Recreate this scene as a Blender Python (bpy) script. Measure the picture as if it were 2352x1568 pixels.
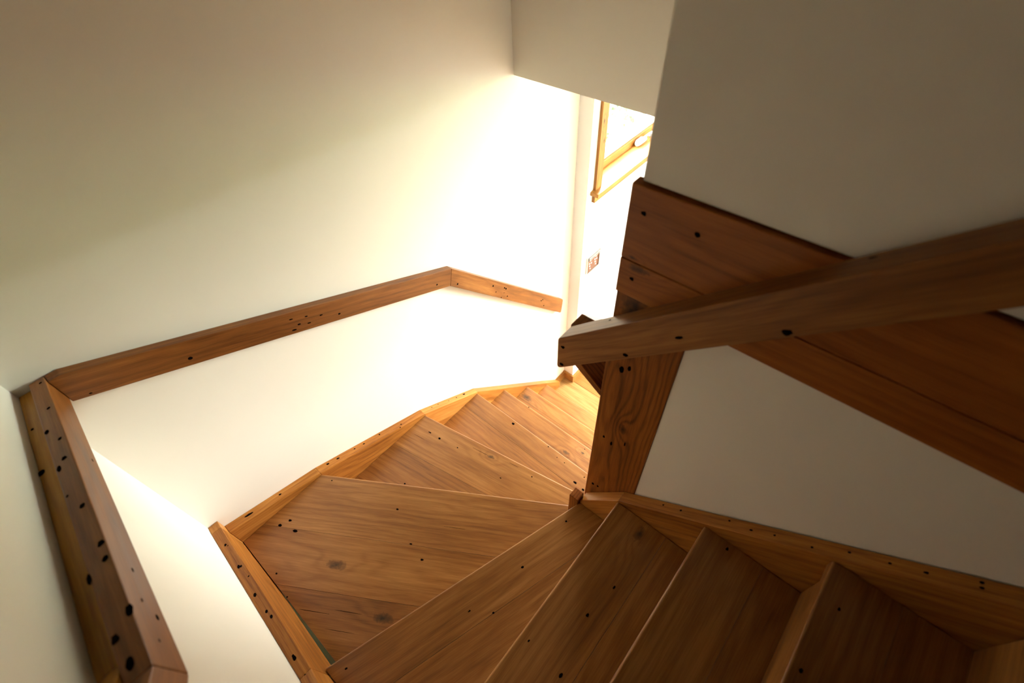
import bpy, bmesh, math, random
from mathutils import Vector, Matrix

# ------------------------------------------------------------------ scene, camera, light
for o in list(bpy.data.objects):
    bpy.data.objects.remove(o, do_unlink=True)
scene = bpy.context.scene
COL = scene.collection
random.seed(7)

cam_data = bpy.data.cameras.new('camera')
cam_data.sensor_width = 36.0
cam_data.lens = 17.018
cam_data.clip_start = 0.02
cam_data.dof.use_dof = True
cam_data.dof.focus_distance = 1.75
cam_data.dof.aperture_fstop = 3.2
cam = bpy.data.objects.new('camera', cam_data)
COL.objects.link(cam)
cam.location = (0.27813, -1.21436, 1.74009)
cam.rotation_euler = (math.radians(40.70627), math.radians(2.69189), math.radians(-49.04507))
scene.camera = cam

SKY = 100
world = bpy.data.worlds.new('overcast_sky')
scene.world = world
world.use_nodes = True
bg = world.node_tree.nodes['Background']
bg.inputs['Color'].default_value = (1.0, 0.985, 0.97, 1)
bg.inputs['Strength'].default_value = SKY

vs = scene.view_settings
vs.view_transform = 'Standard'
vs.look = 'None'
vs.gamma = 1.0
vs.use_curve_mapping = False
vs.exposure = 0.48


def portal(name, loc, rot, sx, sy):
    d = bpy.data.lights.new(name, 'AREA')
    d.shape = 'RECTANGLE'; d.size = sx; d.size_y = sy
    d.cycles.is_portal = True
    o = bpy.data.objects.new(name, d)
    COL.objects.link(o); o.location = loc; o.rotation_euler = rot
    return o


# sampling portals in the two hall window openings (the sky itself is the only light)
portal('window_hall_end_offscreen', (4.70, -1.950, 0.450), (0, math.pi / 2, 0), 1.000, 1.900)
portal('window_hall_side', (2.80, 0.075, 0.69), (-math.pi / 2, 0, 0), 1.28, 0.60)

# ------------------------------------------------------------------ materials


def nt(mat):
    mat.use_nodes = True
    t = mat.node_tree
    t.nodes.clear()
    out = t.nodes.new('ShaderNodeOutputMaterial')
    b = t.nodes.new('ShaderNodeBsdfPrincipled')
    t.links.new(b.outputs[0], out.inputs[0])
    return t, b


class G:
    """small helper to write node maths"""
    def __init__(s, t): s.t = t

    def _in(s, node, i, v):
        if hasattr(v, 'is_linked') or hasattr(v, 'links'):
            s.t.links.new(v, node.inputs[i])
        else:
            node.inputs[i].default_value = v

    def m(s, op, a, b=0.0, c=0.0, clamp=False):
        n = s.t.nodes.new('ShaderNodeMath'); n.operation = op; n.use_clamp = clamp
        s._in(n, 0, a); s._in(n, 1, b); s._in(n, 2, c)
        return n.outputs[0]

    def v(s, op, a, b=(0, 0, 0)):
        n = s.t.nodes.new('ShaderNodeVectorMath'); n.operation = op
        s._in(n, 0, a); s._in(n, 1, b)
        return n.outputs['Value'] if op in ('LENGTH', 'DISTANCE', 'DOT_PRODUCT') else n.outputs[0]

    def noise(s, vec, scale=1.0, detail=3.0, rough=0.5):
        n = s.t.nodes.new('ShaderNodeTexNoise')
        s.t.links.new(vec, n.inputs['Vector'])
        n.inputs['Scale'].default_value = scale
        n.inputs['Detail'].default_value = detail
        n.inputs['Roughness'].default_value = rough
        return n.outputs[0]

    def ramp(s, fac, stops):
        n = s.t.nodes.new('ShaderNodeValToRGB')
        e = n.color_ramp.elements
        while len(e) < len(stops): e.new(0.5)
        for el, (p, c) in zip(e, stops):
            el.position = p; el.color = (*c, 1)
        s._in(n, 0, fac)
        return n.outputs[0]

    def mix(s, fac, a, b, mode='MIX'):
        n = s.t.nodes.new('ShaderNodeMix'); n.data_type = 'RGBA'; n.blend_type = mode
        s._in(n, 0, fac)
        for i, c in ((6, a), (7, b)):
            if isinstance(c, tuple): n.inputs[i].default_value = (*c, 1)
            else: s.t.links.new(c, n.inputs[i])
        return n.outputs[2]

    def bump(s, height, strength, dist=0.001):
        n = s.t.nodes.new('ShaderNodeBump')
        n.inputs['Strength'].default_value = strength
        n.inputs['Distance'].default_value = dist
        s.t.links.new(height, n.inputs['Height'])
        return n.outputs[0]


def wood(name, dark, mid, light, rough=0.38, ring=85.0, knots=(), var=0.16, spec=0.22, ringk=0.10, lo=0.30, hi=0.82):
    """solid timber: grain along x of the 'gc' attribute; knots = (l, u, v, radius)"""
    mat = bpy.data.materials.new(name)
    t, b = nt(mat)
    g = G(t)
    at = t.nodes.new('ShaderNodeAttribute'); at.attribute_name = 'gc'
    A = at.outputs['Vector']
    warp = g.noise(g.v('MULTIPLY', A, (1.3, 7.0, 7.0)), 1.0, 2.0, 0.5)
    warp2 = g.noise(g.v('MULTIPLY', A, (5.0, 22.0, 22.0)), 1.0, 2.0, 0.5)
    sep = t.nodes.new('ShaderNodeSeparateXYZ'); t.links.new(A, sep.inputs[0])
    u, v = sep.outputs[1], sep.outputs[2]
    r = g.m('SQRT', g.m('ADD', g.m('MULTIPLY', u, u), g.m('POWER', g.m('ADD', v, 0.10), 2.0)))
    F = g.m('ADD', g.m('MULTIPLY', r, ring), g.m('ADD', g.m('MULTIPLY', warp, 6.0), g.m('MULTIPLY', warp2, 1.6)))
    kdark = None
    for (kl, ku, kv, kr) in knots:
        d = g.v('SUBTRACT', A, (kl, ku, kv))
        dist = g.v('LENGTH', g.v('MULTIPLY', d, (0.45, 1.0, 0.3)))
        bumpf = g.m('EXPONENT', g.m('MULTIPLY', g.m('POWER', g.m('DIVIDE', dist, kr * 2.6), 2.0), -1.0))
        F = g.m('ADD', F, g.m('MULTIPLY', bumpf, 2.2))
        wob = g.noise(g.v('MULTIPLY', A, (90.0, 90.0, 90.0)), 1.0, 2.0)
        k = g.m('SUBTRACT', 1.0, g.m('DIVIDE', g.m('ADD', dist, g.m('MULTIPLY', g.m('SUBTRACT', wob, 0.5), kr * 1.1)), kr), clamp=True)
        k = g.m('POWER', k, 0.6)
        kdark = k if kdark is None else g.m('MAXIMUM', kdark, k)
    s = g.m('ADD', 0.5, g.m('MULTIPLY', g.m('SINE', g.m('MULTIPLY', F, 6.2832)), 0.5))
    ringv = g.m('POWER', s, 2.2)
    streak = g.noise(g.v('MULTIPLY', A, (2.6, 60.0, 60.0)), 1.0, 4.0, 0.6)
    tone = g.noise(g.v('MULTIPLY', A, (1.6, 9.0, 9.0)), 1.0, 2.0, 0.55)
    fibre = g.noise(g.v('MULTIPLY', A, (16.0, 420.0, 420.0)), 1.0, 3.0, 0.6)
    oi = t.nodes.new('ShaderNodeObjectInfo')
    f = g.m('ADD', g.m('MULTIPLY', streak, 0.54), g.m('MULTIPLY', tone, 0.62))
    f = g.m('ADD', f, g.m('MULTIPLY', g.m('SUBTRACT', fibre, 0.5), 0.42))
    f = g.m('SUBTRACT', f, g.m('MULTIPLY', ringv, ringk))
    f = g.m('ADD', f, g.m('MULTIPLY', g.m('SUBTRACT', oi.outputs['Random'], 0.5), var))
    col = g.ramp(f, [(lo, dark), (0.56, mid), (hi, light)])
    # dark mineral streaks
    ms = g.noise(g.v('MULTIPLY', A, (1.9, 26.0, 26.0)), 1.0, 3.0, 0.65)
    col = g.mix(g.m('MULTIPLY', g.m('SUBTRACT', ms, 0.60, clamp=True), 1.5, clamp=True), col, tuple(c * 0.55 for c in dark))
    if kdark is not None:
        col = g.mix(g.m('MULTIPLY', kdark, 0.93, clamp=True), col, (0.020, 0.009, 0.005))
    t.links.new(col, b.inputs['Base Color'])
    t.links.new(g.m('ADD', rough - 0.08, g.m('MULTIPLY', streak, 0.22)), b.inputs['Roughness'])
    b.inputs['Specular IOR Level'].default_value = spec
    t.links.new(g.bump(g.m('ADD', fibre, g.m('MULTIPLY', ringv, 0.3)), 0.22, 0.0006), b.inputs['Normal'])
    return mat


TINT = dict(
    tread=((0.110, 0.036, 0.007), (0.305, 0.120, 0.028), (0.490, 0.230, 0.064)),
    stringer=((0.185, 0.056, 0.009), (0.380, 0.140, 0.024), (0.540, 0.245, 0.058)),
    rail=((0.090, 0.026, 0.005), (0.215, 0.074, 0.015), (0.340, 0.138, 0.034)),
    red=((0.170, 0.042, 0.006), (0.330, 0.098, 0.016), (0.450, 0.160, 0.030)),
    newel=((0.110, 0.028, 0.004), (0.270, 0.080, 0.012), (0.400, 0.140, 0.026)),
    plank=((0.230, 0.085, 0.008), (0.390, 0.165, 0.016), (0.520, 0.260, 0.036)),
    floor=((0.300, 0.150, 0.045), (0.450, 0.255, 0.090), (0.580, 0.370, 0.150)),
    trim=((0.200, 0.076, 0.014), (0.330, 0.145, 0.034), (0.440, 0.220, 0.060)),
)
_wood_cache = {}


LOOK = dict(tread=dict(rough=0.31, spec=0.55, lo=0.18, hi=0.88), newel=dict(ringk=0.17, ring=110.0), red=dict(ringk=0.09, lo=0.24), rail=dict(rough=0.36, spec=0.32, lo=0.24))


def wood_mat(kind, knots=()):
    if knots:
        return wood(kind + '_timber_knotty', *TINT[kind], knots=knots, **LOOK.get(kind, {}))
    if kind not in _wood_cache:
        _wood_cache[kind] = wood(kind + '_timber', *TINT[kind], **LOOK.get(kind, {}))
    return _wood_cache[kind]


def paint(name, col, rough=0.55):
    mat = bpy.data.materials.new(name)
    t, b = nt(mat)
    g = G(t)
    tc = t.nodes.new('ShaderNodeTexCoord')
    P = tc.outputs['Object']
    n = g.noise(P, 3.0, 4.0, 0.6)
    c = g.mix(n, tuple(x * 0.97 for x in col), tuple(min(1, x * 1.02) for x in col))
    t.links.new(c, b.inputs['Base Color'])
    b.inputs['Roughness'].default_value = rough
    b.inputs['Specular IOR Level'].default_value = 0.35
    fine = g.noise(P, 160.0, 2.0, 0.5)
    t.links.new(g.bump(fine, 0.10, 0.0008), b.inputs['Normal'])
    return mat


def plain(name, col, rough=0.5, metal=0.0, noise=0.1):
    mat = bpy.data.materials.new(name)
    t, b = nt(mat)
    g = G(t)
    tc = t.nodes.new('ShaderNodeTexCoord')
    n = g.noise(tc.outputs['Object'], 40.0, 3.0)
    c = g.mix(n, tuple(x * (1 - noise) for x in col), tuple(min(1, x * (1 + noise)) for x in col))
    t.links.new(c, b.inputs['Base Color'])
    b.inputs['Roughness'].default_value = rough
    b.inputs['Metallic'].default_value = metal
    return mat


M_WALL = paint('cream_wall_paint', (0.82, 0.765, 0.675))
M_WALL_W = paint('white_wall_paint', (0.84, 0.83, 0.81))
M_CEIL = paint('ceiling_paint', (0.82, 0.80, 0.76))
M_HOLE = plain('dark_nail_hole', (0.006, 0.004, 0.004), 0.9)
M_HOLE.node_tree.nodes['Principled BSDF'].inputs['Specular IOR Level'].default_value = 0.0
M_STEEL = plain('mirror_steel', (0.58, 0.56, 0.54), 0.12, 1.0, 0.03)
M_WHITE = plain('white_plastic', (0.85, 0.85, 0.84), 0.35, 0.0, 0.02)
M_GREY = plain('grey_plastic', (0.28, 0.29, 0.31), 0.4, 0.0, 0.05)
M_LEAF = plain('shrub_leaf', (0.055, 0.105, 0.045), 0.55, 0.0, 0.35)
M_STEM = plain('shrub_stem', (0.12, 0.08, 0.05), 0.8, 0.0, 0.2)
M_GRASS = plain('lawn', (0.07, 0.11, 0.045), 0.9, 0.0, 0.3)
M_GLASS = bpy.data.materials.new('window_glass')
_t, _b = nt(M_GLASS)
_t.nodes.remove(_b)
_gl = _t.nodes.new('ShaderNodeBsdfGlossy'); _gl.inputs['Roughness'].default_value = 0.02
_tr = _t.nodes.new('ShaderNodeBsdfTransparent'); _tr.inputs['Color'].default_value = (0.93, 0.96, 0.95, 1)
_mx = _t.nodes.new('ShaderNodeMixShader')
_lw = _t.nodes.new('ShaderNodeLayerWeight'); _lw.inputs['Blend'].default_value = 0.5
_fr = _t.nodes.new('ShaderNodeMath'); _fr.operation = 'MULTIPLY_ADD'
_pw = _t.nodes.new('ShaderNodeMath'); _pw.operation = 'POWER'; _pw.inputs[1].default_value = 4.0
_t.links.new(_lw.outputs['Facing'], _pw.inputs[0]); _t.links.new(_pw.outputs[0], _fr.inputs[0])
_fr.inputs[1].default_value = 0.5; _fr.inputs[2].default_value = 0.03
_t.links.new(_fr.outputs[0], _mx.inputs[0]); _t.links.new(_tr.outputs[0], _mx.inputs[1]); _t.links.new(_gl.outputs[0], _mx.inputs[2])
_t.links.new(_mx.outputs[0], [n for n in _t.nodes if n.type == 'OUTPUT_MATERIAL'][0].inputs[0])

# ------------------------------------------------------------------ builders


def tag(o, label=None, cat=None, group=None, kind=None):
    for k, v in (('label', label), ('category', cat), ('group', group), ('kind', kind)):
        if v: o[k] = v
    return o


def empty(name, loc):
    o = bpy.data.objects.new(name, None)
    o.empty_display_size = 0.1
    COL.objects.link(o); o.location = loc
    return o


def world_loc(o):
    v = Vector(o.location)
    while o.parent:
        o = o.parent; v = v + Vector(o.location)
    return v


def link_mesh(name, me, mat, loc, parent=None):
    o = bpy.data.objects.new(name, me)
    COL.objects.link(o)
    if mat: me.materials.append(mat)
    o.location = Vector(loc) - (world_loc(parent) if parent else Vector())
    if parent: o.parent = parent
    return o


def prism(name, pts, ext, mat, parent=None, grain=None, bevel=0.0, seg=2, knots=(), nose=None):
    """planar polygon pts (world) extruded by ext; grain = world direction of the timber fibres"""
    pts = [Vector(p) for p in pts]; ext = Vector(ext)
    c = sum(pts, Vector()) / len(pts) + ext / 2
    bm = bmesh.new()
    v0 = [bm.verts.new(p - c) for p in pts]
    v1 = [bm.verts.new(p + ext - c) for p in pts]
    n = len(pts)
    bm.faces.new(v0); bm.faces.new(list(reversed(v1)))
    for i in range(n):
        bm.faces.new((v0[(i + 1) % n], v0[i], v1[i], v1[(i + 1) % n]))
    bmesh.ops.recalc_face_normals(bm, faces=bm.faces[:])
    if nose:
        q, dn_ = nose
        near = [e for e in bm.edges if all(abs((Vector((v.co.x, v.co.y, 0)) + Vector((c.x, c.y, 0)) - q).dot(dn_)) < 0.004 for v in e.verts)
                and abs(e.verts[0].co.z - e.verts[1].co.z) < 1e-4]
        bmesh.ops.bevel(bm, geom=near, offset=0.0055, segments=4, affect='EDGES', profile=0.5, clamp_overlap=True)
    elif bevel:
        bmesh.ops.bevel(bm, geom=bm.edges[:] , offset=bevel, segments=seg, affect='EDGES', profile=0.6, clamp_overlap=True)
    me = bpy.data.meshes.new(name)
    bm.to_mesh(me); bm.free()
    if grain is not None:
        gl = Vector(grain).normalized()
        en = ext.normalized()
        if abs(en.dot(gl)) > 0.9: en = Vector((0.3, 0.9, 0.2))
        w = (en - gl * en.dot(gl)).normalized()
        uu = gl.cross(w)
        off = Vector((random.uniform(-9, 9), random.uniform(-0.05, 0.05), random.uniform(-0.02, 0.03)))
        at = me.attributes.new('gc', 'FLOAT_VECTOR', 'POINT')
        for i, v in enumerate(me.vertices):
            at.data[i].vector = (v.co.dot(gl) + off.x, v.co.dot(uu) + off.y, v.co.dot(w) + off.z)
        if isinstance(mat, str):
            kk = []
            for (kx, ky, kz, kr) in knots:
                q = Vector((kx, ky, kz)) - c
                kk.append((q.dot(gl) + off.x, q.dot(uu) + off.y, q.dot(w) + off.z, kr))
            mat = wood_mat(mat, tuple(kk))
    return link_mesh(name, me, mat, c, parent)


def box(name, lo, hi, mat, parent=None, grain=None, bevel=0.0, seg=2, knots=()):
    (x0, y0, z0), (x1, y1, z1) = lo, hi
    d = (x1 - x0, y1 - y0, z1 - z0)
    k = min(range(3), key=lambda i: d[i])
    if k == 0:
        pts = [(x0, y0, z0), (x0, y1, z0), (x0, y1, z1), (x0, y0, z1)]; e = (d[0], 0, 0)
    elif k == 1:
        pts = [(x0, y0, z0), (x1, y0, z0), (x1, y0, z1), (x0, y0, z1)]; e = (0, d[1], 0)
    else:
        pts = [(x0, y0, z0), (x1, y0, z0), (x1, y1, z0), (x0, y1, z0)]; e = (0, 0, d[2])
    return prism(name, pts, e, mat, parent, grain, bevel, seg, knots)


def boxes(name, spans, mat, parent=None):
    """one wall made of several joined boxes (an opening between them)"""
    bm = bmesh.new()
    for lo, hi in spans:
        m = Matrix.Translation([(a + b) / 2 for a, b in zip(lo, hi)]) @ Matrix.Diagonal([b - a for a, b in zip(lo, hi)] + [1])
        bmesh.ops.create_cube(bm, size=1.0, matrix=m)
    me = bpy.data.meshes.new(name); bm.to_mesh(me); bm.free()
    return link_mesh(name, me, mat, (0, 0, 0), parent)


def struct(o):
    o['kind'] = 'structure'
    return o


_hole_meshes = []
for k in range(4):
    bm = bmesh.new()
    rnd = random.Random(40 + k)
    ring = []
    for i in range(12):
        a = i / 12 * 2 * math.pi
        rr = 1 + rnd.uniform(-0.16, 0.16)
        ring.append(bm.verts.new((math.cos(a) * rr, math.sin(a) * rr, 0)))
    top = bm.verts.new((0, 0, 0.06))
    for i in range(12):
        bm.faces.new((ring[i], ring[(i + 1) % 12], top))
    me = bpy.data.meshes.new('nail_hole'); bm.to_mesh(me); bm.free()
    me.materials.append(M_HOLE)
    _hole_meshes.append(me)


def holes(parent, lst, normal, grain, name='nail_hole'):
    n = Vector(normal).normalized()
    gx = Vector(grain); gx = (gx - n * gx.dot(n)).normalized()
    gy = n.cross(gx)
    base = world_loc(parent)
    for i, (x, y, z, r, e) in enumerate(lst):
        if n.y == 0: y = min(y, -0.002 - r)
        o = bpy.data.objects.new(name, _hole_meshes[i % 4])
        COL.objects.link(o)
        m = Matrix((gx, gy, n)).transposed().to_4x4()
        m.translation = Vector((x, y, z)) + n * 0.0004 - base
        o.matrix_basis = m @ Matrix.Diagonal((r * e, r, 0.006, 1))
        o.parent = parent


HOLES = {
    'left_rail_top': [(0.0510,-0.0255,0.9457,0.0032,1.2), (0.0496,-0.1532,0.9742,0.0035,1.3), (0.0355,-0.2372,0.9929,0.0042,1.8), (0.0504,-0.2866,1.0039,0.0036,1.4), (0.0471,-0.3550,1.0192,0.0043,1.3), (0.0358,-0.3759,1.0238,0.0033,3.0), (0.0351,-0.4616,1.0429,0.0023,1.5), (0.0488,-0.5079,1.0533,0.0042,1.4), (0.0543,-0.6122,1.0765,0.0049,1.3), (0.0529,-0.6452,1.0839,0.0040,1.5), (0.0300,-0.6596,1.0871,0.0033,3.2), (0.0580,-0.7540,1.1082,0.0048,2.0), (0.0362,-0.7772,1.1133,0.0046,1.6), (0.0419,-0.8215,1.1232,0.0044,2.2)],
    'left_rail_side': [(0.0600,-0.3269,0.9562,0.0019,3.0), (0.0600,-0.6605,1.0479,0.0021,2.5), (0.0600,-0.7267,1.0701,0.0019,2.0), (0.0600,-0.7524,1.0551,0.0032,1.8), (0.0600,-0.7996,1.0842,0.0018,1.8)],
    'plank': [(0.0087,-0.1678,0.9624,0.0029,1.6), (0.0038,-0.3309,0.9988,0.0060,1.5)],
    'left_stringer_top': [(0.0180,-0.1231,0.1804,0.0040,1.3), (0.0223,-0.1329,0.1828,0.0019,1.0), (0.0173,-0.2362,0.2083,0.0046,1.6), (0.0229,-0.2414,0.2096,0.0034,1.3), (0.0258,-0.2941,0.2226,0.0027,1.0), (0.0146,-0.3662,0.2405,0.0043,1.7), (0.0173,-0.4404,0.2588,0.0042,1.3), (0.0205,-0.4656,0.2650,0.0041,1.5), (0.0152,-0.6139,0.3016,0.0045,2.2), (0.0153,-0.6752,0.3168,0.0031,1.4)],
    'back_stringer_1': [(0.2212,-0.0075,0.0497,0.0034,1.5), (0.1085,-0.0043,0.0779,0.0039,4.0), (0.0991,-0.0027,0.0802,0.0027,2.0)],
    'back_stringer_2': [(0.4135,-0.0050,-0.0045,0.0044,1.6), (0.4560,-0.0062,-0.0207,0.0045,2.0), (0.5304,-0.0041,-0.0490,0.0040,1.4), (0.5725,-0.0054,-0.0650,0.0042,1.6), (0.6493,-0.0007,-0.0941,0.0033,1.3), (0.7538,-0.0154,-0.1338,0.0029,1.5), (0.7392,-0.0376,-0.1283,0.0029,1.5)],
    'back_stringer_3': [(0.9301,-0.0160,-0.2109,0.0024,1.2), (0.9693,-0.0130,-0.2335,0.0024,1.2), (1.0300,-0.0182,-0.2686,0.0025,1.2), (1.0790,-0.0177,-0.2968,0.0031,1.2), (1.1300,-0.0158,-0.3263,0.0047,1.8)],
    'tread_e': [(0.1893,-0.1005,0.0000,0.0042,1.5), (0.1554,-0.0876,0.0000,0.0048,1.5), (0.1801,-0.1492,0.0000,0.0054,1.7), (0.0565,-0.2261,0.0000,0.0031,1.2), (0.0403,-0.3199,-0.0000,0.0027,1.2), (0.3822,-0.0898,0.0000,0.0025,1.2), (0.4731,-0.3752,0.0000,0.0037,1.3), (0.4226,-0.5083,0.0000,0.0026,2.0), (0.4125,-0.5781,0.0000,0.0035,1.6)],
    'tread_f': [(0.8249,-0.1224,-0.1900,0.0027,3.0), (0.8314,-0.1786,-0.1900,0.0045,1.4), (0.8511,-0.2748,-0.1900,0.0029,1.3), (0.9559,-0.6174,-0.1900,0.0028,1.2), (0.8669,-0.5188,-0.1900,0.0025,1.6), (0.5872,-0.2219,-0.1900,0.0032,1.3)],
    'tread_g': [(1.1822,-0.3058,-0.3800,0.0061,1.3), (1.1936,-0.5216,-0.3800,0.0029,1.2), (1.1755,-0.6321,-0.3800,0.0024,1.2), (1.1755,-0.7463,-0.3800,0.0030,1.0), (1.1274,-0.7293,-0.3800,0.0051,1.8), (1.1226,-0.7772,-0.3800,0.0046,1.5), (1.1754,-0.5886,-0.3800,0.0024,1.0)],
    'tread_h': [(1.3998,-0.2224,-0.5700,0.0028,1.3), (1.3857,-0.6153,-0.5700,0.0026,1.0)],
    'tread_d': [(0.7756,-0.9149,0.1900,0.0029,1.2), (0.5805,-0.8972,0.1900,0.0033,1.4), (0.4329,-0.9126,0.1900,0.0029,1.2), (0.0742,-0.6988,0.1900,0.0027,1.5), (0.3915,-0.8572,0.1900,0.0022,2.0)],
    'tread_c': [(0.5619,-1.1316,0.3800,0.0037,1.3), (0.4204,-1.1564,0.3800,0.0035,1.8), (0.4254,-1.0559,0.3800,0.0024,1.4), (0.6576,-1.1468,0.3800,0.0026,2.0)],
    'tread_b': [(0.8383,-1.3073,0.5700,0.0030,1.4)],
    'tread_a': [(0.7762,-1.4850,0.7600,0.0023,1.5), (0.6430,-1.4680,0.7600,0.0029,1.5)],
    'back_rail_1': [(1.1053,-0.0280,0.4664,0.0039,1.0), (0.2955,-0.0280,0.7953,0.0046,1.3), (0.5632,-0.0280,0.7198,0.0025,2.5), (0.6067,-0.0280,0.6972,0.0023,2.2), (0.6489,-0.0280,0.6685,0.0024,2.2), (0.5773,-0.0280,0.6868,0.0026,2.2), (0.6055,-0.0280,0.6688,0.0026,2.4), (0.5569,-0.0280,0.6787,0.0030,2.6), (0.7039,-0.0280,0.6296,0.0036,1.2), (0.0951,-0.0280,0.8617,0.0019,1.8)],
    'back_rail_2': [(1.2059,-0.0280,0.3966,0.0045,1.0), (1.4056,-0.0280,0.2404,0.0039,1.5), (1.4196,-0.0280,0.1922,0.0035,1.0), (1.4725,-0.0280,0.1471,0.0024,1.0), (1.4777,-0.0280,0.1751,0.0040,1.5), (1.4874,-0.0280,0.1630,0.0043,1.6), (1.4925,-0.0280,0.1095,0.0039,1.2), (1.4508,-0.0280,0.1325,0.0033,1.2), (1.7530,-0.0280,-0.1219,0.0038,1.5), (1.7671,-0.0280,-0.1255,0.0033,1.7), (1.7764,-0.0280,-0.1781,0.0039,1.3)],
    'inner_rail_side': [(0.8450,-0.8201,0.9186,0.0042,1.4), (0.8450,-0.8189,0.8568,0.0044,1.4), (0.8450,-0.9675,1.0049,0.0048,1.3), (0.8450,-1.0543,1.1181,0.0033,2.5), (0.8450,-1.1914,1.2270,0.0055,1.3)],
    'inner_rail_top': [(0.8786,-1.2293,1.3549,0.0018,2.5), (0.8754,-0.9075,1.0380,0.0020,1.8)],
    'fascia_hi': [(0.8880,-0.9307,1.2868,0.0043,1.1), (0.8880,-1.0210,1.2872,0.0044,1.1)],
    'fascia_lo': [(0.8880,-0.9308,1.1504,0.0040,1.1)],
    'newel': [(0.8900,-0.9345,0.5941,0.0033,1.8), (0.8900,-0.9588,0.5848,0.0029,3.5), (0.8900,-0.9284,0.2956,0.0047,1.4), (0.8900,-0.9457,0.3012,0.0036,1.5), (0.8900,-0.9946,0.6218,0.0019,5.0), (0.8900,-0.9458,0.8955,0.0054,2.2), (0.8900,-0.9627,0.9125,0.0043,2.0), (0.8900,-0.9404,1.0892,0.0122,1.2)],
    'inner_stringer_top': [(0.8858,-1.1403,0.4845,0.0024,1.3), (0.8827,-1.1829,0.5232,0.0025,1.3), (0.8878,-1.2807,0.6122,0.0023,1.4), (0.8780,-1.3228,0.6506,0.0025,1.6), (0.8798,-1.3607,0.6850,0.0021,1.2), (0.8743,-1.4170,0.7363,0.0022,1.3), (0.8838,-1.4633,0.7784,0.0024,1.3), (0.8824,-1.5103,0.8212,0.0023,1.3), (0.8820,-1.5478,0.8553,0.0025,1.5), (0.8892,-1.5973,0.9004,0.0025,1.3), (0.8801,-1.5983,0.9012,0.0025,1.3)],
}

# ------------------------------------------------------------------ the setting
H = 0.19                       # one rise; corner tread is z = 0
FLOOR = -6 * H
UP = 7 * H
TOP = 3.6

struct(box('wall_back', (-0.15, 0.0, -1.34), (2.20, 0.15, TOP), M_WALL))
struct(box('wall_left', (-0.15, -4.15, -1.34), (0.0, 0.0, TOP), M_WALL))
struct(box('wall_header', (1.638, -0.915, 1.06), (1.74, 0.0, TOP), M_WALL))
struct(box('wall_right_upper', (0.896, -4.0, UP + 0.004), (0.996, -0.915, TOP), M_WALL, bevel=0.003))
struct(box('wall_stairwell', (0.996, -1.015, UP), (1.74, -0.917, TOP), M_WALL))
struct(box('wall_right', (0.893, -4.0, FLOOR), (0.985, -1.058, 1.107), M_WALL))
struct(box('wall_inner_lower', (0.99, -1.00, FLOOR), (1.70, -0.907, 1.107), M_WALL))
# window wall stands 75 mm proud of the back wall, with the window opening
WX0, WX1, WZ0, WZ1 = 2.157, 3.44, 0.377, 0.985
struct(boxes('wall_window', [((2.055, -0.075, FLOOR), (WX0, 0.10, 1.06)), ((WX1, -0.075, FLOOR), (4.72, 0.10, 1.06)),
                             ((WX0, -0.075, FLOOR), (WX1, 0.10, WZ0)), ((WX0, -0.075, WZ1), (WX1, 0.10, 1.06))], M_WALL_W))
struct(boxes('wall_hall_end', [((4.60, -3.0, FLOOR), (4.72, -2.9, 1.06)), ((4.60, -1.0, FLOOR), (4.72, -0.075, 1.06)),
                               ((4.60, -2.9, FLOOR), (4.72, -1.0, -0.05)), ((4.60, -2.9, 0.95), (4.72, -1.0, 1.06))], M_WALL_W))
struct(box('wall_hall_far', (0.893, -3.15, FLOOR), (4.72, -3.0, 1.06), M_WALL_W))
struct(box('wall_behind', (0.0, -4.15, FLOOR), (1.0, -4.0, TOP), M_WALL))
struct(box('ceiling', (-0.15, -4.15, TOP), (1.74, 0.15, TOP + 0.1), M_CEIL))
struct(box('ceiling_hall', (1.74, -3.15, 1.06), (4.72, 0.10, UP), M_CEIL))
struct(box('ceiling_inner', (0.985, -4.0, 1.107), (1.74, -1.0, UP), M_CEIL))
struct(box('floor_edge_slab', (0.9125, -4.0, 1.1075), (0.985, -0.917, UP + 0.0035), M_CEIL))
struct(box('floor_upper', (0.0, -4.0, UP - 0.2), (0.886, -2.08, UP), wood_mat('floor'), grain=(0, 1, 0)))

fl = struct(box('floor', (0.0, -3.15, FLOOR - 0.18), (4.72, 0.0, FLOOR - 0.02), plain('subfloor', (0.2, 0.13, 0.07), 0.8)))
xs = 1.66
i = 0
while xs < 4.6:
    w_ = 0.394 if i == 0 else 0.135
    x1_ = min(xs + w_, 4.6)
    yfar = -0.003 if x1_ < 2.06 else -0.077
    ynear = -2.99
    segs = [(yfar, -1.3), (-1.302, -2.3), (-2.302, ynear)] if i % 2 else [(yfar, -1.9), (-1.902, ynear)]
    for (ya, yb) in segs:
        box('floorboard', (xs + 0.0008, yb, FLOOR - 0.02), (x1_ - 0.0008, ya, FLOOR), 'floor' if i == 0 else ('floor', 'trim')[i % 2], fl,
            grain=(0, 1, 0), bevel=0.0012, seg=1)
    xs = x1_; i += 1

# baseboards of the lower hall
bb = struct(box('baseboard_back', (1.935, -0.016, FLOOR), (2.039, 0.0, FLOOR + 0.062), 'trim', grain=(1, 0, 0), bevel=0.002))
bb2 = struct(box('baseboard_return', (2.039, -0.091, FLOOR), (2.055, 0.0, FLOOR + 0.066), 'trim', grain=(0, 1, 0), bevel=0.002))
bb3 = struct(box('baseboard_window', (2.055, -0.091, FLOOR), (4.60, -0.075, FLOOR + 0.062), 'trim', grain=(1, 0, 0), bevel=0.002))

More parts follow.
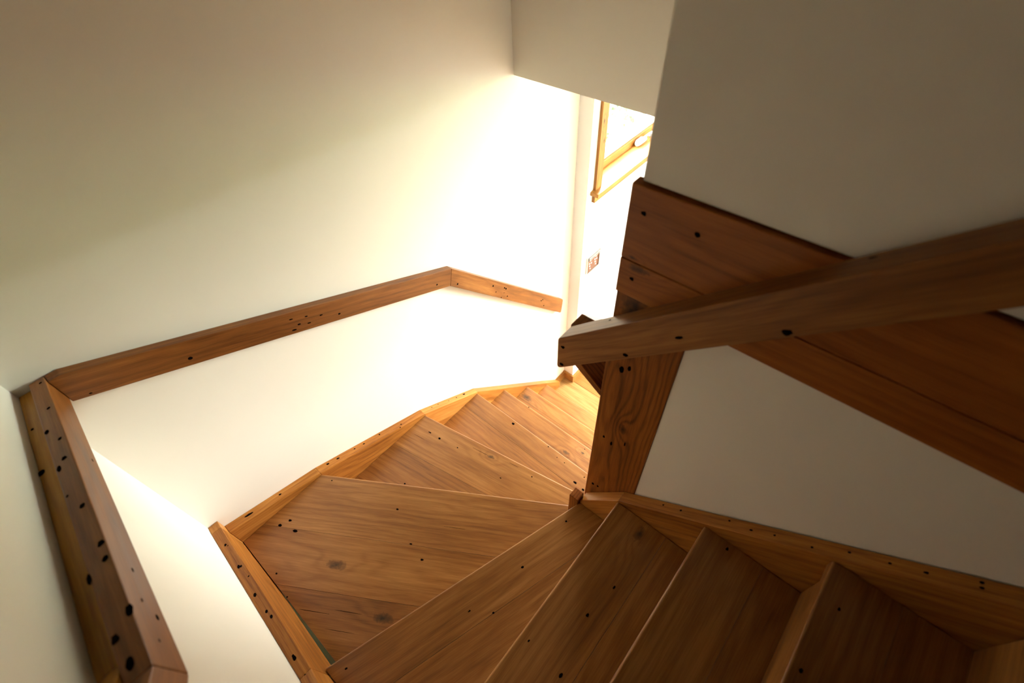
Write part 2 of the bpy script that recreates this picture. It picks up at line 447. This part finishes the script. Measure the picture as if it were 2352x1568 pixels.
# timber fascia on the edge of the upper floor: two boards with counterbored fixing holes
fas = struct(empty('trim_fascia', (0.9, -0.9, 1.107)))
tag(fas, 'dark reddish timber fascia boards capping the upper floor edge')
fb1 = box('fascia_board', (0.888, -3.9, 1.107), (0.912, -0.902, 1.1855), 'red', fas, grain=(0, 1, -0.03), bevel=0.0018,
          knots=((0.888, -0.938, 1.176, 0.010),))
fb2 = box('fascia_board', (0.888, -3.9, 1.1875), (0.912, -0.902, UP + 0.001), 'red', fas, grain=(0, 1, 0.02), bevel=0.0025,
          knots=((0.888, -0.925, 1.195, 0.004),))
holes(fb2, HOLES['fascia_hi'], (-1, 0, 0), (0, 1, 0), 'fixing_hole')
holes(fb1, HOLES['fascia_lo'], (-1, 0, 0), (0, 1, 0), 'fixing_hole')

# ------------------------------------------------------------------ windows
w1 = struct(empty('window_1', (2.157, -0.075, 0.377)))
tag(w1, 'timber-cased casement window above the outlet in the lower hall')
cs = box('casing', (2.107, -0.090, 0.397), (2.157, -0.075, 1.04), 'trim', w1, grain=(0, 0, 1), bevel=0.0015,
         knots=((2.14, -0.09, 0.64, 0.006), (2.125, -0.09, 0.735, 0.007)))
box('casing', (WX1, -0.090, 0.397), (WX1 + 0.05, -0.075, 1.04), 'trim', w1, grain=(0, 0, 1), bevel=0.0015)
box('casing', (2.157, -0.090, WZ1), (WX1, -0.075, 1.04), 'trim', w1, grain=(1, 0, 0), bevel=0.0015)
box('stool', (2.085, -0.121, 0.377), (3.51, 0.0, 0.397), 'trim', w1, grain=(1, 0, 0), bevel=0.002)
box('apron', (2.103, -0.092, 0.330), (3.49, -0.075, 0.377), 'trim', w1, grain=(1, 0, 0), bevel=0.0015)
box('jamb_lining', (WX0, -0.075, 0.397), (WX0 + 0.012, 0.0, WZ1), 'trim', w1, grain=(0, 0, 1))
box('jamb_lining', (WX1 - 0.012, -0.075, 0.397), (WX1, 0.0, WZ1), 'trim', w1, grain=(0, 0, 1))
box('stop', (WX0, 0.0, 0.377), (WX1, 0.012, 0.436), 'trim', w1, grain=(1, 0, 0), bevel=0.001)
sash = boxes('sash', [((WX0, 0.012, 0.377), (WX1, 0.05, 0.487)), ((WX0, 0.012, WZ1 - 0.05), (WX1, 0.05, WZ1)),
                      ((WX0, 0.012, 0.487), (WX0 + 0.05, 0.05, WZ1 - 0.05)), ((WX1 - 0.05, 0.012, 0.487), (WX1, 0.05, WZ1 - 0.05)),
                      ((2.80, 0.012, 0.487), (2.86, 0.05, WZ1 - 0.05))], M_WHITE, w1)
box('pane', (WX0 + 0.05, 0.028, 0.487), (2.80, 0.034, WZ1 - 0.05), M_GLASS, w1)
box('pane', (2.86, 0.028, 0.487), (WX1 - 0.05, 0.034, WZ1 - 0.05), M_GLASS, w1)


def lathe_like(name, rings, mat, parent, loc, seg=20):
    """rings: list of (centre, rx, ry, axis-x offset) ellipses stacked along x"""
    bm = bmesh.new()
    prev = None
    for (x, cy, cz, ry, rz) in rings:
        cur = [bm.verts.new((x, cy + ry * math.cos(k / seg * 2 * math.pi), cz + rz * math.sin(k / seg * 2 * math.pi))) for k in range(seg)]
        if prev:
            for k in range(seg):
                bm.faces.new((prev[k], prev[(k + 1) % seg], cur[(k + 1) % seg], cur[k]))
        else:
            bm.faces.new(cur)
        prev = cur
    bm.faces.new(prev)
    bmesh.ops.recalc_face_normals(bm, faces=bm.faces[:])
    for f in bm.faces: f.smooth = True
    me = bpy.data.meshes.new(name); bm.to_mesh(me); bm.free()
    return link_mesh(name, me, mat, loc, parent)


cr = lathe_like('crank_housing', [(0, 0, .012, .004, .006), (.004, 0, .014, .013, .012), (.018, 0, .018, .018, .017), (.06, 0, .018, .018, .017),
                                  (.085, 0, .013, .014, .012), (.100, 0, .010, .009, .009), (.104, 0, .009, .003, .004)], M_WHITE, w1, (2.59, -0.021, 0.397))
lathe_like('crank_handle', [(0, 0, 0, .004, .004), (.006, 0, .001, .008, .007), (.03, .002, .003, .006, .005), (.09, .004, .000, .006, .005),
                            (.10, .004, -.006, .008, .008), (.115, .004, -.007, .008, .008), (.12, .004, -.007, .004, .004)], M_WHITE, cr, (2.625, -0.034, 0.430))
lathe_like('crank_pivot', [(0, 0, 0, .002, .002), (.003, 0, 0, .007, .006), (.012, 0, 0, .007, .006), (.015, 0, 0, .002, .002)], M_GREY, cr, (2.622, -0.030, 0.437))
lathe_like('crank_knob', [(0, 0, 0, .003, .003), (.004, 0, 0, .010, .009), (.014, 0, 0, .010, .009), (.018, 0, 0, .003, .003)], M_GREY, cr, (2.715, -0.028, 0.412))

w2 = struct(empty('window_2', (4.6, -1.950, -0.05)))
boxes('frame', [((4.62, -2.9, -0.05), (4.70, -2.850, 0.95)), ((4.62, -1.050, -0.05), (4.70, -1.0, 0.95)), ((4.62, -2.850, -0.05), (4.70, -1.050, 0.000)),
                ((4.62, -2.850, 0.90), (4.70, -1.050, 0.95)), ((4.63, -1.980, 0.000), (4.69, -1.920, 0.90))], M_WHITE, w2)
box('pane', (4.658, -2.850, 0.000), (4.664, -1.980, 0.90), M_GLASS, w2)
box('pane', (4.658, -1.920, 0.000), (4.664, -1.050, 0.90), M_GLASS, w2)

# ------------------------------------------------------------------ staircase
st = tag(empty('staircase', (0.45, -0.45, FLOOR)), 'reclaimed timber winder staircase turning a quarter around the corner', 'staircase')
TH = 0.032
CRACKS = {
    'tread_e': [(0.0734, -0.4252, 0, 0.0008, 70.0), (0.1476, -0.5153, 0, 0.0007, 70.0), (0.0960, -0.5380, 0, 0.0007, 70.0), (0.5625, -0.5876, 0, 0.0006, 70.0)],
    'tread_f': [(0.9030, -0.3704, -0.19, 0.0009, 48.0), (0.9479, -0.5228, -0.19, 0.0007, 34.0), (0.7781, -0.0991, -0.19, 0.0007, 44.0)],
}


def tread(poly, z, grain, splits, name, knots=(), nose=None):
    """tread cut from parallel boards; splits = distances back from the nose line (nose = point, grain = nose direction)"""
    g = Vector((*grain, 0)).normalized()
    nrm = Vector((-g.y, g.x, 0))
    P = Vector((*nose, 0))
    pts = [Vector((*p, 0)) for p in poly]
    cen = sum(pts, Vector()) / len(pts)
    if (cen - P).dot(nrm) < 0: nrm = -nrm
    bounds = [-1.0] + list(splits) + [5.0]
    first = None
    for bi in range(len(bounds) - 1):
        lo, hi = bounds[bi] + (0.0003 if bi else 0), bounds[bi + 1] - (0.0003 if bi < len(bounds) - 2 else 0)
        cur = pts
        for (lim, sgn) in ((lo, 1), (hi, -1)):
            nxt = []
            for k in range(len(cur)):
                a, b = cur[k], cur[(k + 1) % len(cur)]
                da, db = sgn * ((a - P).dot(nrm) - lim), sgn * ((b - P).dot(nrm) - lim)
                if da >= 0: nxt.append(a)
                if (da >= 0) != (db >= 0): nxt.append(a + (b - a) * (da / (da - db)))
            cur = nxt
            if len(cur) < 3: break
        if len(cur) < 3: continue
        kk = [k for k in knots if lo <= (Vector((k[0], k[1], 0)) - P).dot(nrm) <= hi]
        o = prism('tread' if first is None else 'tread_board', [(p.x, p.y, z - TH) for p in cur], (0, 0, TH), 'tread',
                  st if first is None else first, grain=g, bevel=0.0022 if first is None else 0.0007, seg=2 if first is None else 1,
                  knots=[(k[0], k[1], z, k[2]) for k in kk], nose=(P, nrm) if first is None else None)
        if first is None: first = o
    if name in HOLES: holes(first, HOLES[name], (0, 0, 1), g)
    if name in CRACKS: holes(first, CRACKS[name], (0, 0, 1), g, 'crack')
    return first


tread([(.037, -2.10), (.853, -2.10), (.853, -1.86), (.037, -1.86)], 6 * H, (1, 0), (), 'none', nose=(0, -1.86))
tread([(.037, -1.890), (.853, -1.890), (.853, -1.655), (.037, -1.655)], 5 * H, (1, 0), (.11,), 'none', nose=(0, -1.655))
tread([(.037, -1.685), (.853, -1.685), (.853, -1.45), (.037, -1.45)], 4 * H, (1, 0), (.118,), 'tread_a', nose=(0, -1.45))
tread([(.037, -1.480), (.853, -1.480), (.853, -1.245), (.037, -1.245)], 3 * H, (1, 0), (.14,), 'tread_b', nose=(0, -1.245))
tread([(.037, -1.275), (.853, -1.275), (.853, -1.03), (.037, -1.03)], 2 * H, (1, 0), (.155,), 'tread_c', nose=(0, -1.03), knots=((.814, -1.125, .011),))
tread([(.037, -1.060), (.853, -1.060), (.853, -.911), (.842, -.907), (.037, -.654)], H, (-.815, .256), (.13, .27), 'tread_d', nose=(.85, -.909))
tread([(.0355, -.037), (.0385, -.688), (.842, -.939), (.8425, -.869), (.889, -.869), (.889, -.846), (.372, -.037)], 0.0, (.517, -.809), (.215, .4), 'tread_e',
      nose=(.372, -.037), knots=((.208, -.362, .017), (.21, -.616, .016)))
tread([(.335, -.037), (.858, -.852), (.877, -.868), (1.035, -.868), (.874, -.037)], -H, (-.161, .831), (.19,), 'tread_f', nose=(.874, -.037), knots=((.913, -.421, .009),))
tread([(.842, -.037), (1.003, -.868), (1.203, -.868), (1.203, -.037)], -2 * H, (0, 1), (.10,), 'tread_g', nose=(1.203, -.037))
tread([(1.173, -.037), (1.173, -.868), (1.404, -.868), (1.404, -.037)], -3 * H, (0, 1), (.12,), 'tread_h', nose=(1.404, -.037), knots=((1.307, -.552, .011), (1.36, -.62, .007)))
tread([(1.374, -.037), (1.374, -.868), (1.605, -.868), (1.605, -.037)], -4 * H, (0, 1), (.09,), 'tread_i', nose=(1.605, -.037), knots=((1.539, -.085, .019),))
tread([(1.575, -.037), (1.575, -.868), (1.802, -.868), (1.802, -.037)], -5 * H, (0, 1), (.13,), 'tread_j', nose=(1.802, -.037))


box('gap_light_block', (.0335, -.66, -.110), (.080, -.04, -.033), 'newel', st, grain=(0, 1, 0))  # unseen batten, added to block hall light showing through the stringer gap


def riser(a, b, z_top, back):
    """board under a nosing; a-b is the nose line, back = unit vector away from the fall"""
    a, b, k = Vector((*a, 0)), Vector((*b, 0)), Vector((*back, 0)).normalized()
    p0, p1 = a + k * 0.016, b + k * 0.016
    zl, zh = z_top - H + 0.0005, z_top - TH - 0.0005
    return prism('riser', [(p0.x, p0.y, zl), (p1.x, p1.y, zl), (p1.x, p1.y, zh), (p0.x, p0.y, zh)], k * 0.016, 'tread', st, grain=b - a, bevel=0.001, seg=1)


for zz, yy in ((7, -2.07), (6, -1.86), (5, -1.655), (4, -1.45), (3, -1.245), (2, -1.03)):
    riser((.037, yy), (.853, yy), zz * H, (0, -1))
riser((.06, -.662), (.830, -.903), H, (-.3, -.954))
riser((.380, -.045), (.875, -.825), 0.0, (-.843, -.538))
riser((.876, -.045), (1.033, -.860), -H, (-.982, -.19))
for zz, xx in ((-2, 1.203), (-3, 1.404), (-4, 1.605), (-5, 1.802)):
    riser((xx, -.040), (xx, -.866), zz * H, (-1, 0))


def stringer(axis, face, thick, prof, depth, name='stringer', kind='stringer'):
    """boards standing on edge: prof = [(s, z top)] along the wall; one board between each two points"""
    out = []
    for (s0, z0), (s1, z1) in zip(prof, prof[1:]):
        d0, d1 = depth if isinstance(depth, tuple) else (depth, depth)
        q = [(s0, z0), (s1, z1), (s1, z1 - d1), (s0, z0 - d0)]
        if axis == 'x':
            pts = [(s, face, z) for s, z in q]; e = (0, thick, 0); gr = (s1 - s0, 0, z1 - z0)
        else:
            pts = [(face, s, z) for s, z in q]; e = (thick, 0, 0); gr = (0, s1 - s0, z1 - z0)
        out.append(prism(name, pts, e, kind, st, grain=gr, bevel=0.0022))
    return out


sb = stringer('x', -.036, .0355, [(.0335, .0966), (.37, .0125), (.873, -.1787), (1.206, -.3702), (1.802, -.936), (1.955, -1.085)], .22)
holes(sb[0], [(x, -.017, z, r, e) for x, y, z, r, e in HOLES['back_stringer_1']], (.25, 0, 1), (1, 0, -.25))
holes(sb[1], [(x, y * .6 - .012, z, r, e) for x, y, z, r, e in HOLES['back_stringer_2']], (.38, 0, 1), (1, 0, -.38))
holes(sb[2], HOLES['back_stringer_3'], (.577, 0, 1), (1, 0, -.577))
sl = stringer('y', .0005, .0325, [(-.0005, .146), (-.042, .1605), (-.672, .316), (-1.03, .53), (-1.45, .92), (-2.10, 1.51)], .24)
holes(sl[1], HOLES['left_stringer_top'], (0, .247, 1), (0, 1, -.247))
sr = stringer('y', .855, .035, [(-.911, .205), (-1.031, .385), (-2.10, 1.358)], .24)
holes(sr[1], [(x - .008, y, z, r, e) for x, y, z, r, e in HOLES['inner_stringer_top']], (0, .91, 1), (0, 1, -.91))
stringer('x', -.9045, .0345, [(.8765, -.03), (1.035, -.17), (1.203, -.37), (1.802, -.936), (1.955, -1.085)], .22)
blk = box('corner_block', (.842, -.910, -.30), (.876, -.877, .222), 'newel', st, grain=(0, 0, 1), bevel=0.002)
nw = box('newel_post', (.890, -1.0575, FLOOR), (.989, -.9045, 1.1065), 'newel', st, grain=(0, 0, 1), bevel=0.002,
         knots=((.890, -.98, .68, .010), (.890, -.945, 1.085, .030)))
holes(nw, HOLES['newel'][:7], (-1, 0, 0), (0, 0, 1))

# ------------------------------------------------------------------ handrails
wr = tag(empty('wall_handrail', (.03, -.03, .86)), 'long timber handrail fixed along the white wall and around its corner', 'handrail')
SL = .223
# backing plank on the left wall, below it the rail climbs towards the upper flight
pk = prism('backing_plank', [(.0005, -.0005, .925), (.0005, -.80, .925 + SL * .80), (.0005, -.80, .80 + SL * .80), (.0005, -.0005, .80)], (.029, 0, 0), 'plank', wr,
           grain=(0, -1, SL), bevel=.002)
prism('backing_plank', [(.0005, -.80, .925 + SL * .80), (.0005, -1.9, .925 + SL * .80 + 1.02), (.0005, -1.9, .80 + SL * .80 + 1.02), (.0005, -.80, .80 + SL * .80)], (.029, 0, 0),
      'plank', wr, grain=(0, -1, .93), bevel=.002)
zk = .94 + SL * .845
lr = prism('rail', [(.030, -.0005, .94), (.030, -.845, zk), (.030, -.845, zk - .073), (.030, -.0005, .867)], (.030, 0, 0), 'rail', wr, grain=(0, -1, SL), bevel=.0025)
prism('rail', [(.030, -.8455, zk), (.030, -1.95, zk + 1.03), (.030, -1.95, zk + .945), (.030, -.8455, zk - .073)], (.030, 0, 0), 'rail', wr, grain=(0, -1, .93), bevel=.0025)
holes(lr, HOLES['left_rail_top'], (0, SL, 1), (0, 1, -SL))
holes(lr, HOLES['left_rail_side'], (1, 0, 0), (0, 1, -SL))
holes(pk, HOLES['plank'], (0, SL, 1), (0, 1, -SL))
br1 = prism('rail', [(.0605, -.0285, .9405), (.085, -.0285, .9405), (1.190, -.0285, .490), (1.168, -.0285, .413), (.0605, -.0285, .866)], (0, .028, 0), 'rail', wr,
            grain=(1, 0, -.407), bevel=.0022)
# lower end with two rounded corners
ez, ex = -.275, 1.960
dl = Vector((1, 0, -.99)).normalized(); dn = Vector((-.99, 0, -1)).normalized()
hw = .076
P0 = Vector((1.1905, -.0285, .4895)); P1 = Vector((1.1685, -.0285, .4125))
E0 = P0 + dl * ((ex - 1.1905) / dl.x)
E1 = Vector((1.944, -.0285, -.373))
cut = (E1 - E0).normalized()
db = (P1 - E1).normalized()


def corner(pt, a, b, r, n=5):
    pa, pb = pt + a * r, pt + b * r
    return [pa * (1 - t) ** 2 + pt * 2 * t * (1 - t) + pb * t ** 2 for t in [k / n for k in range(n + 1)]]


poly = [P0] + corner(E0, -dl, cut, .012) + corner(E1, -cut, db, .020) + [P1]
br2 = prism('rail', poly, (0, .028, 0), 'rail', wr, grain=(1, 0, -.99), bevel=.0022)
holes(br1, [(x, -.0287, z, r, e) for x, y, z, r, e in HOLES['back_rail_1']], (0, -1, 0), (1, 0, -.4))
holes(br2, [(x, -.0287, z, r, e) for x, y, z, r, e in HOLES['back_rail_2']], (0, -1, 0), (1, 0, -1))

ir = tag(empty('newel_handrail', (.87, -.95, .93)), 'thick timber handrail bolted to the newel post and turning down the lower flight', 'handrail')
RS = .985
yA, zA = -.806, .938
yB = -2.0
A0 = Vector((.845, yA, zA)); A1 = Vector((.845, yA, zA - .106))
up_ = Vector((0, -1, RS)).normalized(); vd = Vector((0, 0, -1))
B0 = Vector((.845, yB, zA + RS * (yA - yB))); B1 = B0 + Vector((0, 0, -.098))
poly = [B0] + corner(A0, up_, vd, .006, 3) + corner(A1, -vd, up_, .016, 5) + [B1]
rr = prism('rail', poly, (.0448, 0, 0), 'rail', ir, grain=up_, bevel=.003)
holes(rr, HOLES['inner_rail_side'], (-1, 0, 0), up_, 'fixing_hole')
holes(rr, HOLES['inner_rail_top'], (0, RS, 1), up_)
# second length turns the corner and falls along the lower flight
prism('rail', [(.8902, -.851, .944), (.932, -.851, .946), (1.93, -.851, -.05), (1.93, -.851, -.15), (.8902, -.851, .86)], (0, .045, 0), 'rail', ir, grain=(1, 0, -.98), bevel=.003)
prism('brace', [(.8905, -.800, .832), (.8905, -.832, .8085), (.8905, -.904, .755), (.8905, -.904, .779), (.8905, -.84, .832)], (.075, 0, 0), 'newel', ir, grain=(0, 1, .74), bevel=.0015)

# ------------------------------------------------------------------ outlet on the window wall
oy = -.075
ot = tag(empty('wall_outlet', (2.165, oy, -.09)), 'square brown double socket plate with metal rim below the window', 'outlet')
boxes('rim', [((2.105, oy - .010, -.153), (2.110, oy, -.031)), ((2.222, oy - .010, -.153), (2.227, oy, -.031)),
              ((2.110, oy - .010, -.153), (2.222, oy, -.148)), ((2.110, oy - .010, -.036), (2.222, oy, -.031))], M_STEEL, ot)
pl = box('plate', (2.110, oy - .006, -.148), (2.222, oy, -.036), plain('brown_lacquered_plate', (0.11, 0.042, 0.028), 0.3, 0.0, 0.1), ot, bevel=.002, seg=2)
box('painted_bevel_reflection', (2.112, oy - .014, -.060), (2.220, oy - .0062, -.038), plain('grey_reflection_paint', (0.16, 0.18, 0.185), 0.3, 0.3, 0.1), ot, bevel=.004, seg=3)  # grey bar in place of the reflection on the plate's top bevel
for cx_ in (2.139, 2.193):
    for dx, dz, r_ in ((0, .022, .0042), (-.009, .004, .0048), (.009, .000, .0048), (-.005, -.016, .0052), (0, -.036, .0042)):
        bm = bmesh.new()
        bmesh.ops.create_cone(bm, cap_ends=True, segments=14, radius1=1, radius2=.8, depth=1)
        for f in bm.faces: f.smooth = False
        me = bpy.data.meshes.new('socket_pin'); bm.to_mesh(me); bm.free()
        o = link_mesh('socket_pin', me, M_WHITE, (cx_ + dx, oy - .0068, -.092 + dz), ot)
        o.rotation_euler = (math.pi / 2, 0, 0); o.scale = (r_, r_, .0015)

# ------------------------------------------------------------------ garden outside the window
struct(box('garden_ground', (-30, -30, -1.75), (40, 40, -1.65), M_GRASS))


def shrub(loc, r, hgt, n, seed, label):
    rnd = random.Random(seed)
    root = tag(empty('garden_shrub', loc), label, 'shrub', 'shrubs outside the window')
    bm = bmesh.new()
    for _ in range(n):
        th, ph = rnd.uniform(0, 2 * math.pi), math.acos(rnd.uniform(-.3, 1))
        q = rnd.uniform(.55, 1) ** .5
        p = Vector((r * q * math.sin(ph) * math.cos(th), r * q * math.sin(ph) * math.sin(th), hgt * (.45 + .5 * q * math.cos(ph))))
        a = Vector((rnd.uniform(-1, 1), rnd.uniform(-1, 1), rnd.uniform(-.6, .9))).normalized()
        b = a.orthogonal().normalized(); b.rotate(Matrix.Rotation(rnd.uniform(0, 6.28), 3, a))
        c = a.cross(b); s = rnd.uniform(.05, .11)
        bm.faces.new([bm.verts.new(p + v) for v in (-b * s, c * s * .45 + a * .01, b * s, -c * s * .45 + a * .01)])
    me = bpy.data.meshes.new('foliage'); bm.to_mesh(me); bm.free()
    f = link_mesh('foliage', me, M_LEAF, loc, root); f['kind'] = 'stuff'
    for k in range(5):
        th = rnd.uniform(0, 6.28)
        d = Vector((math.cos(th) * r * .5, math.sin(th) * r * .5, hgt * .7))
        s_ = Vector((-math.sin(th), math.cos(th), 0)) * .018
        prism('stem', [Vector(loc) - s_, Vector(loc) + s_, Vector(loc) + s_ * .4 + d, Vector(loc) - s_ * .4 + d], Vector((math.cos(th), math.sin(th), -.6)) * .03, M_STEM, root)
    return root


shrub((5.2, 2.3, -1.65), .9, 1.3, 1500, 1, 'broad leafy green shrub on the lawn outside the window')
shrub((7.6, 3.6, -1.65), 1.0, 1.7, 1600, 2, 'taller leafy green shrub behind the broad one outside the window')
shrub((3.5, 2.9, -1.65), .6, .9, 1000, 3, 'small low green shrub nearest the house outside the window')
